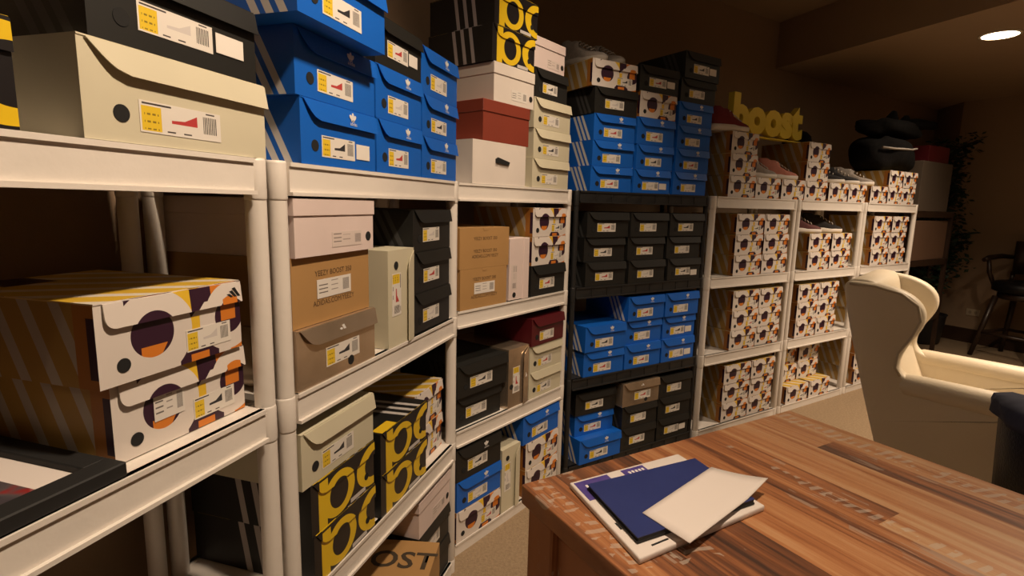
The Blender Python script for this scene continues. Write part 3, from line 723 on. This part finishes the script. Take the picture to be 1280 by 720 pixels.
# ------------------------------------------------------------------ black leather chair beside the table, with a jacket over it
t = thing('office_chair', 'black leather tub chair at the right end of the table', 'chair', (1.74, 1.37, 0), (0, 0, math.radians(-30)))
def shell(R0, R1, z0, z1, a0, a1, n=22, rim=.03):
    mb = MB(); prof = []
    for i in range(n + 1):
        a = a0 + (a1 - a0) * i / n; k = abs(i / n - .5) * 2; top = z1 - .16 * max(0, k - .45) / .55
        prof.append([(R0 * math.cos(a), R0 * math.sin(a), z0), (R1 * math.cos(a), R1 * math.sin(a), z0), (R1 * 1.06 * math.cos(a), R1 * 1.06 * math.sin(a), top - rim), (R1 * math.cos(a), R1 * math.sin(a), top), (R0 * 1.03 * math.cos(a), R0 * 1.03 * math.sin(a), top), (R0 * math.cos(a), R0 * math.sin(a), top - rim)])
    for p, q in zip(prof, prof[1:]):
        for k in range(6): mb.face((p[k], q[k], q[(k + 1) % 6], p[(k + 1) % 6]), 0, None, True)
    mb.face(prof[0]); mb.face(prof[-1][::-1]); return mb
link('backrest', shell(.25, .31, .38, .80, math.radians(35), math.radians(325)).mesh('backrest', LEATHER_B), t)
mb = MB(); mb.lathe([(.20, .36), (.25, .38), (.25, .45), (.20, .48), (.01, .485)], 28); link('seat', mb.mesh('seat', LEATHER_B), t)
mb = MB(); mb.lathe([(.05, .36), (.03, .33), (.03, .06), (.05, .05)], 16); link('column', mb.mesh('column', METAL), t)
mb = MB(); mb.lathe([(.24, 0), (.24, .012), (.10, .03), (.05, .05)], 28); link('base', mb.mesh('base', METAL), t)
# navy garment over the rim
mb = MB(); na, nr = 14, 9; rows = []
for i in range(na + 1):
    a = math.radians(165 + 80 * i / na); row = []
    for j in range(nr + 1):
        q = j / nr; wv = .008 * math.sin(i * 1.3 + j * .8)
        if q < .35: r, z = .336 + wv, .775 + .045 * q / .35
        elif q < .65: r, z = .336 - .10 * (q - .35) / .30, .822 + wv * .6 + .006
        else: r, z = .232 - wv, .825 - .12 * (q - .65) / .35
        row.append((r * math.cos(a), r * math.sin(a), z))
    rows.append(row)
for p, q in zip(rows, rows[1:]):
    for k in range(nr): mb.face((p[k], q[k], q[k + 1], p[k + 1]), 0, None, True)
me = mb.mesh('jacket', NAVYCLOTH); jk = link('folded_jacket', me, None, (1.74, 1.37, 0), (0, 0, math.radians(-30)))
so = jk.modifiers.new('thick', 'SOLIDIFY'); so.thickness = .008; so.offset = 1
tag(jk, 'dark navy garment draped over the black leather chair', 'garment')

# ------------------------------------------------------------------ bar stool by the right wall
t = thing('bar_stool', 'dark wooden swivel bar stool with arms by the right wall', 'bar stool', (4.83, 5.07, 0), (0, 0, math.radians(200)))
for sx in (-1, 1):
    for sy in (-1, 1):
        mb = MB(); mb.tube([(sx * .15, sy * .15, .60), (sx * .24, sy * .24, 0)], [.026, .02], 10); link('leg', mb.mesh('leg', DARKWOOD), t)
for a, b in (((-1, -1), (1, -1)), ((1, -1), (1, 1)), ((1, 1), (-1, 1)), ((-1, 1), (-1, -1))):
    k = .205; mb = MB(); mb.tube([(a[0] * k, a[1] * k, .24), (b[0] * k, b[1] * k, .24)], .015, 8); link('footrest', mb.mesh('footrest', DARKWOOD), t)
mb = MB(); mb.lathe([(.19, .58), (.20, .60), (.20, .63), (.19, .64)], 24); link('swivel_plate', mb.mesh('swivel_plate', DARKWOOD), t)
mb = MB(); mb.lathe([(.20, .64), (.245, .66), (.25, .71), (.22, .745), (.01, .755)], 28); link('seat', mb.mesh('seat', LEATHER_B), t)
mb = MB(); rows = []
for i in range(13):
    a = math.radians(-52 + 104 * i / 12); rows.append([(-.24 * math.cos(a), .25 * math.sin(a), .80), (-.27 * math.cos(a), .27 * math.sin(a), 1.12), (-.29 * math.cos(a), .29 * math.sin(a), 1.12), (-.265 * math.cos(a), .275 * math.sin(a), .80)])
for p, q in zip(rows, rows[1:]):
    for k in range(4): mb.face((p[k], p[(k + 1) % 4], q[(k + 1) % 4], q[k]), 0, None, True)
mb.face(rows[0]); mb.face(rows[-1][::-1]); link('backrest', mb.mesh('backrest', DARKWOOD), t)
for s in (-1, 1):
    mb = MB(); mb.tube([(-.19, s * .22, .70), (-.20, s * .225, .82)], .02, 8); link('back_post', mb.mesh('back_post', DARKWOOD), t)
    mb = MB(); mb.tube([(-.20, s * .235, .96), (-.05, s * .265, .97), (.12, s * .27, .955), (.20, s * .265, .935)], [.02, .024, .026, .02], 10); arm = link('arm', mb.mesh('arm', DARKWOOD), t)
    mb = MB(); mb.tube([(.13, s * .265, .955), (.12, s * .25, .82), (.10, s * .21, .70)], [.017, .02, .018], 8); link('arm_support', mb.mesh('arm_support', DARKWOOD), arm)

# ------------------------------------------------------------------ things on the tops: shoes, sign, bags
def shoe_parts(upper, sole, lace):
    def build():
        # outline of a low sneaker sole (toe at +x), 0.29 long
        n = 28; L = .29; out = []
        for i in range(n):
            a = 2 * PI * i / n; x = math.cos(a) * L / 2; wd = .048 + .007 * math.cos(a) - .007 * math.exp(-((x + .02) / .05) ** 2)
            out.append((x, math.sin(a) * wd))
        mb = MB(); r0 = [(x * .97, y * .95, 0) for x, y in out]; r1 = [(x, y, .010) for x, y in out]; r2 = [(x, y, .026 + (.006 if x < 0 else 0)) for x, y in out]
        for a, b in ((r0, r1), (r1, r2)):
            for i in range(n): mb.face((a[i], a[(i + 1) % n], b[(i + 1) % n], b[i]), 0, None, True)
        mb.face(r0[::-1]); mb.face(r2)
        sm = mb.mesh('sole', sole)
        mb = MB(); rings = []
        prof = [(0, .98), (.25, 1.0), (.5, .93), (.75, .74), (.92, .55), (1, .42)]
        for q, k in prof:
            r = []
            for x, y in out:
                hgt = .035 + (.06 if x < -.02 else .06 * max(0, 1 - (x + .02) / .12)) + (.012 if x < -.09 else 0)
                cx = -.035 * q
                r.append((cx * (1 if x > 0 else .2) + x * (1 - (1 - k) * (.75 if x > 0 else .25)), y * k, .026 + hgt * q * (1 if q < .99 else .985)))
            rings.append(r)
        for a, b in zip(rings, rings[1:]):
            for i in range(n): mb.face((a[i], a[(i + 1) % n], b[(i + 1) % n], b[i]), 0, None, True)
        mb.face([(p[0], p[1], p[2] - .012) for p in rings[-1]])
        um = mb.mesh('upper', upper)
        mb = MB()
        for i in range(5):
            x = .065 - i * .022; z = .063 + i * .012; mb.tube([(x, -.026, z - .006), (x + .004, 0, z + .006), (x, .026, z - .006)], .0032, 6)
        return sm, um, mb.mesh('laces', lace)
    return build
def shoe(label, loc, rz, mats, group=None, tilt=0, roll=0):
    key = ('shoe',) + tuple(m.name for m in mats)
    sm, um, lm = cached(key, shoe_parts(*mats))
    t = thing('sneaker', label, 'shoe', loc, (roll, tilt, rz), group)
    link('sole', sm, t); link('upper', um, t); link('laces', lm, t)
SH_RED = mottled('dark_red_suede', (.14, .012, .016), (.17, .016, .02), 30, .9); SH_BLK = mottled('black_knit', (.012, .011, .012), (.02, .018, .02), 60, .9)
SH_GRY = mottled('grey_knit', (.25, .22, .20), (.32, .28, .25), 60, .9); SH_PNK = mottled('pink_knit', (.42, .16, .12), (.5, .2, .15), 40, .9)
SOLE = mottled('white_foam', (.66, .60, .54), (.70, .64, .58), 20, .6); SOLEG = mottled('grey_foam', (.35, .31, .28), (.4, .36, .32), 20, .6); SH_MAR = mottled('maroon_knit', (.09, .03, .03), (.12, .04, .04), 40, .9)
def on(k, u, v, z, dz=0.0015): return U[k].pt(u, v, z + dz)
zt = HT + .0008
B5 = 3 * (.1215 + .0006); B1 = .1221
shoe('dark red sneaker with white sole on the tall stack right of the blue boxes', on(5, .125, .066, zt + B5), TH_R + math.radians(-10), (SH_RED, SOLE, SOLE), 'loose sneakers')
shoe('pale grey sneaker on the low patterned boxes under the yellow letters', on(5, .49, .12, zt + B1), TH_R + math.radians(-20), (SH_GRY, SOLE, SOLE), 'loose sneakers')
shoe('pink sneaker under the yellow letters, right of the pale grey one', on(5, .71, .12, zt + B1), TH_R + math.radians(-25), (SH_PNK, SOLE, SOLE), 'loose sneakers')
shoe('black sneaker with white sole, left one beside the far tall patterned stack', on(6, .43, .14, zt + B1), TH_R + math.radians(-52), (SH_BLK, SOLE, SOLE), 'loose sneakers')
shoe('black sneaker with white sole, right one on the low patterned boxes', on(6, .63, .14, zt + B1), TH_R + math.radians(-52), (SH_BLK, SOLE, SOLE), 'loose sneakers')
shoe('grey sneaker with white sole next to the patterned boxes under the duffel bag', on(7, .01, .14, zt + B1), TH_R + math.radians(-50), (SH_GRY, SOLE, SOLE), 'loose sneakers')
B2 = 2 * B1; zu = ZS[2] + .0008 + B2
shoe('maroon sneaker with white sole, left one on the upper shelf of second-farthest unit', on(6, .16, .10, zu), TH_R + math.radians(-35), (SH_MAR, SOLE, SOLE), 'loose sneakers')
shoe('dark sneaker with white sole, right one on the upper shelf of second-farthest unit', on(6, .46, .12, zu), TH_R + math.radians(-35), (SH_BLK, SOLE, SOLE), 'loose sneakers')
z4 = HT + .0008 + .118 + .118 + .120 + .12 + .12 + 5 * .0006
shoe('grey sneaker, left one on the topmost patterned box of the black unit', on(4, .115, .17, z4), .568 + math.radians(-78), (SH_GRY, SOLEG, SOLEG), 'loose sneakers', 0)
shoe('grey sneaker, right one on the topmost patterned box of the black unit', on(4, .245, .17, z4), .568 + math.radians(-88), (SH_GRY, SOLEG, SOLEG), 'loose sneakers', 0)
# yellow standing letters
ft = text_mesh('boost', .31, YELLOW, .02, .017)
xs = [v.co.x for v in ft.vertices]; ys = [v.co.y for v in ft.vertices]
sg = thing('letter_sign', 'yellow standing sign of lowercase letters bridging two tall stacks of patterned boxes', 'sign', on(5, .60, .15, HT + 3 * .1221 + .003), (0, 0, TH_R))
k = .72 / (max(xs) - min(xs))
lt = link('lettering', ft, sg, (-(max(xs) + min(xs)) / 2 * k, 0, .006 - min(ys) * k), (PI / 2, 0, 0)); lt.scale = (k, k * .93, 1)
mb = MB(); mb.box((-.36, -.02, 0), (.36, .02, .008)); link('base_strip', mb.mesh('base_strip', YELLOW, .002), sg)
# lumpy helper for bags
def lump(sx, sy, sz, seed, n=20, m=12, amp=.12, flat=.0):
    mb = MB(); rnd = random.Random(seed); ph = [rnd.uniform(0, 6) for _ in range(6)]; rows = []
    for j in range(m + 1):
        b = PI * j / m; r = []
        for i in range(n):
            a = 2 * PI * i / n; k = 1 + amp * (math.sin(3 * a + ph[0] + 2 * b) * .5 + math.sin(5 * a + ph[1]) * math.sin(3 * b + ph[2]) * .5)
            x, y, z = math.sin(b) * math.cos(a), math.sin(b) * math.sin(a), -math.cos(b)
            f = lambda q: math.copysign(abs(q) ** .7, q)
            r.append((sx * f(x) * k, sy * f(y) * k, max(0, sz * (f(z) * k + .9) / 1.9)))
        rows.append(r)
    for p, q in zip(rows, rows[1:]):
        for i in range(n): mb.face((p[i], p[(i + 1) % n], q[(i + 1) % n], q[i]), 0, None, True)
    return mb
FAB = mottled('black_nylon', (.003, .003, .003), (.006, .005, .005), 20, 1.0, 40, .3, spec=.12)
zb = HT + .0008 + 2 * B1
t = thing('duffel_bag', 'black duffel bag with a pale stripe on top of the farthest shelves', 'bag', on(7, .50, .19, zb), (0, 0, TH_R))
link('bag_body', lump(.325, .16, .26, 3, 36, 18, .11).mesh('bag_body', FAB), t)
mb = MB(); mb.tube([(-.27, -.125, .165), (-.15, -.158, .16), (-.02, -.168, .165), (.12, -.162, .17), (.22, -.15, .185)], .008, 8); link('strap', mb.mesh('strap', new_mat('pale_strap', (.30, .27, .24), .7)), t)
t2 = thing('black_jacket', 'crumpled black jacket with a sleeve sticking out, heaped on the duffel bag', 'jacket', on(7, .60, .20, zb + .272), (0, 0, TH_R))
link('jacket_body', lump(.36, .13, .13, 9, 28, 12, .20).mesh('jacket_body', FAB), t2)
mb = MB(); mb.tube([(.10, -.02, .07), (.28, -.05, .12), (.45, -.06, .135), (.62, -.06, .14)], [.055, .05, .04, .030], 12); link('sleeve', mb.mesh('sleeve', FAB), t2)
mb = MB(); mb.tube([(-.02, 0, .08), (.0, -.01, .15), (.02, -.01, .20)], [.06, .045, .02], 10); link('hood', mb.mesh('hood', FAB), t2)
mb = MB(); mb.tube([(.18, 0, .08), (.22, -.01, .15), (.23, -.01, .19)], [.05, .04, .018], 10); link('cuff', mb.mesh('cuff', FAB), t2)
cp_ = thing('baseball_cap', 'black cap lying on the tall patterned stack, right of the yellow letters', 'cap', on(6, .225, .22, zt + B5), (0, 0, TH_R + math.radians(-90)))
mb = MB(); mb.lathe([(.088, 0), (.092, .02), (.084, .06), (.055, .09), (.012, .102)], 22); link('crown', mb.mesh('crown', FAB), cp_)
mb = MB(); mb.prism([(.06 + .10 * math.sin(a) , .082 * math.cos(a)) for a in [PI * i / 12 for i in range(13)]][::-1], .002, .007, 'z'); link('brim', mb.mesh('brim', FAB), cp_)

# picture frame lying on the nearest unit
un = U[1]
def art():
    m = new_mat('photo_print', (.05, .05, .06), .3); u, v = uvn(m)
    co = objco(m); f = noise(m, co, 16, 2); t = m.node_tree
    c = ramp(m, f, [(.35, (.02, .018, .03)), (.5, (.09, .075, .08)), (.58, (.25, .02, .02)), (.64, (.3, .27, .26))])
    t.links.new(c, bsdf(m).inputs['Base Color']); return m
t = thing('picture_frame', 'black picture frame lying flat beside the two patterned boxes', 'picture frame', un.pt(.015, .004, ZS[2] + .0008), (0, 0, un.th))
fw, fd, fb = .50, .318, .035
mb = MB()
for a, b in (((0, 0, 0), (fw, fb, .022)), ((0, fd - fb, 0), (fw, fd, .022)), ((0, fb, 0), (fb, fd - fb, .022)), ((fw - fb, fb, 0), (fw, fd - fb, .022))): mb.box(a, b)
link('frame', mb.mesh('frame', BLACK, .002), t)
mb = MB(); mb.box((fb, fb, .002), (fw - fb, fd - fb, .012)); link('mat_board', mb.mesh('mat_board', PAPER), t)
mb = MB(); mb.box((fb + .03, fb + .006, .0115), (fw - fb - .048, fd - fb - .052, .0135)); link('photo', mb.mesh('photo', art()), t)

# ------------------------------------------------------------------ corner beyond the shelves: rack, cartons, plant
e = Vector((math.cos(TH_R), math.sin(TH_R))); un7 = U[7]
rk = thing('metal_rack', 'low dark metal rack past the farthest white unit, holding cartons', 'rack', un7.pt(.86, .05, 0), (0, 0, TH_R))
for z in (.45, .95, 1.36):
    mb = MB(); mb.box((0, 0, z), (.76, .42, z + .02)); mb.box((0, 0, z - .03), (.76, .02, z)); link('rack_shelf', mb.mesh('rack_shelf', DARKWOOD), rk)
for x in (.0, .73):
    for y in (.0, .39):
        mb = MB(); mb.box((x, y, 0), (x + .03, y + .03, 1.36)); link('post', mb.mesh('post', DARKWOOD), rk)
def carton(label, u, v, z, w, d, h, mat, tape=True):
    t = thing('carton', label, 'carton', un7.pt(u + w / 2, v + d / 2, z + .001), (0, 0, TH_R + math.radians(random.uniform(-2, 2))))
    mb = MB(); mb.box((-w / 2, -d / 2, 0), (w / 2, d / 2, h)); link('carton_body', mb.mesh('carton_body', mat, .002), t)
    mb = MB(); mb.box((-w / 2 - .001, -.025, h - .05), (w / 2 + .001, .025, h + .001)); link('tape', mb.mesh('tape', TAN), t)
    for s in (-1, 1):
        mb = MB(); mb.box((-w / 2 + .004, -d / 2 + .004 if s < 0 else .003, h), (w / 2 - .004, -.003 if s < 0 else d / 2 - .004, h + .0035)); link('flap', mb.mesh('flap', mat), t)
carton('plain tan carton on the dark rack at the end of the shelves', .87, .05, 1.38, .60, .36, .40, TAN)
carton('dark red carton on top of the tan one by the plant', 1.06, .08, 1.786, .36, .30, .13, MAROON)
carton('brown carton on the lower level of the dark rack', .90, .06, .97, .66, .34, .33, UMBER)
bx = tag(link('storage_bin', (lambda mb: (mb.prism([(-.19, 0), (.19, 0), (.21, .22), (-.21, .22)], -.15, .15, 'y'), mb.box((-.22, -.16, .22), (.22, .16, .24)), mb.mesh('storage_bin', BLACK_P, .006, 2))[2])(MB()), None, un7.pt(1.13, .25, .471), (0, 0, TH_R)), 'black storage bin with rim low on the dark rack', 'bin')
# artificial tree
px, py = 4.40, 5.72
t = thing('potted_tree', 'dark green leafy potted tree in the corner by the right wall', 'plant', (px, py, 0))
mb = MB(); mb.lathe([(.13, 0), (.17, .02), (.20, .30), (.21, .32), (.19, .32), (.18, .28), (.01, .27)], 24); link('pot', mb.mesh('pot', BLACK_P), t)
mb = MB(); rnd = random.Random(5); br = []
mb.tube([(0, 0, .25), (.02, .01, .8), (-.01, .02, 1.4), (.0, 0, 2.0)], [.03, .026, .02, .01], 8)
for i in range(46):
    z = rnd.uniform(.55, 2.0); a = rnd.uniform(0, 2 * PI); l = rnd.uniform(.14, .30) * (1.1 - .3 * (z / 2.1))
    p1 = (math.cos(a) * l, math.sin(a) * l, z + rnd.uniform(.02, .16)); br.append(((0, 0, z), p1)); mb.tube([(0, 0, z), (p1[0] * .5, p1[1] * .5, z + .05), p1], [.009, .006, .003], 5)
link('trunk', mb.mesh('trunk', BARK), t)
mb = MB()
for (p0, p1) in br:
    for k in range(60):
        q = rnd.uniform(.25, 1.1); c = Vector(p0).lerp(Vector(p1), q) + Vector((rnd.gauss(0, .04), rnd.gauss(0, .04), rnd.gauss(0, .045)))
        d_ = Vector((rnd.gauss(0, 1), rnd.gauss(0, 1), rnd.gauss(-.2, .6))).normalized(); sdir = d_.orthogonal().normalized(); l = rnd.uniform(.045, .085); wd = l * .22
        mb.face((c, c + d_ * l * .5 + sdir * wd, c + d_ * l, c + d_ * l * .5 - sdir * wd))
fo = link('foliage', mb.mesh('foliage', LEAF, weld=False), t)
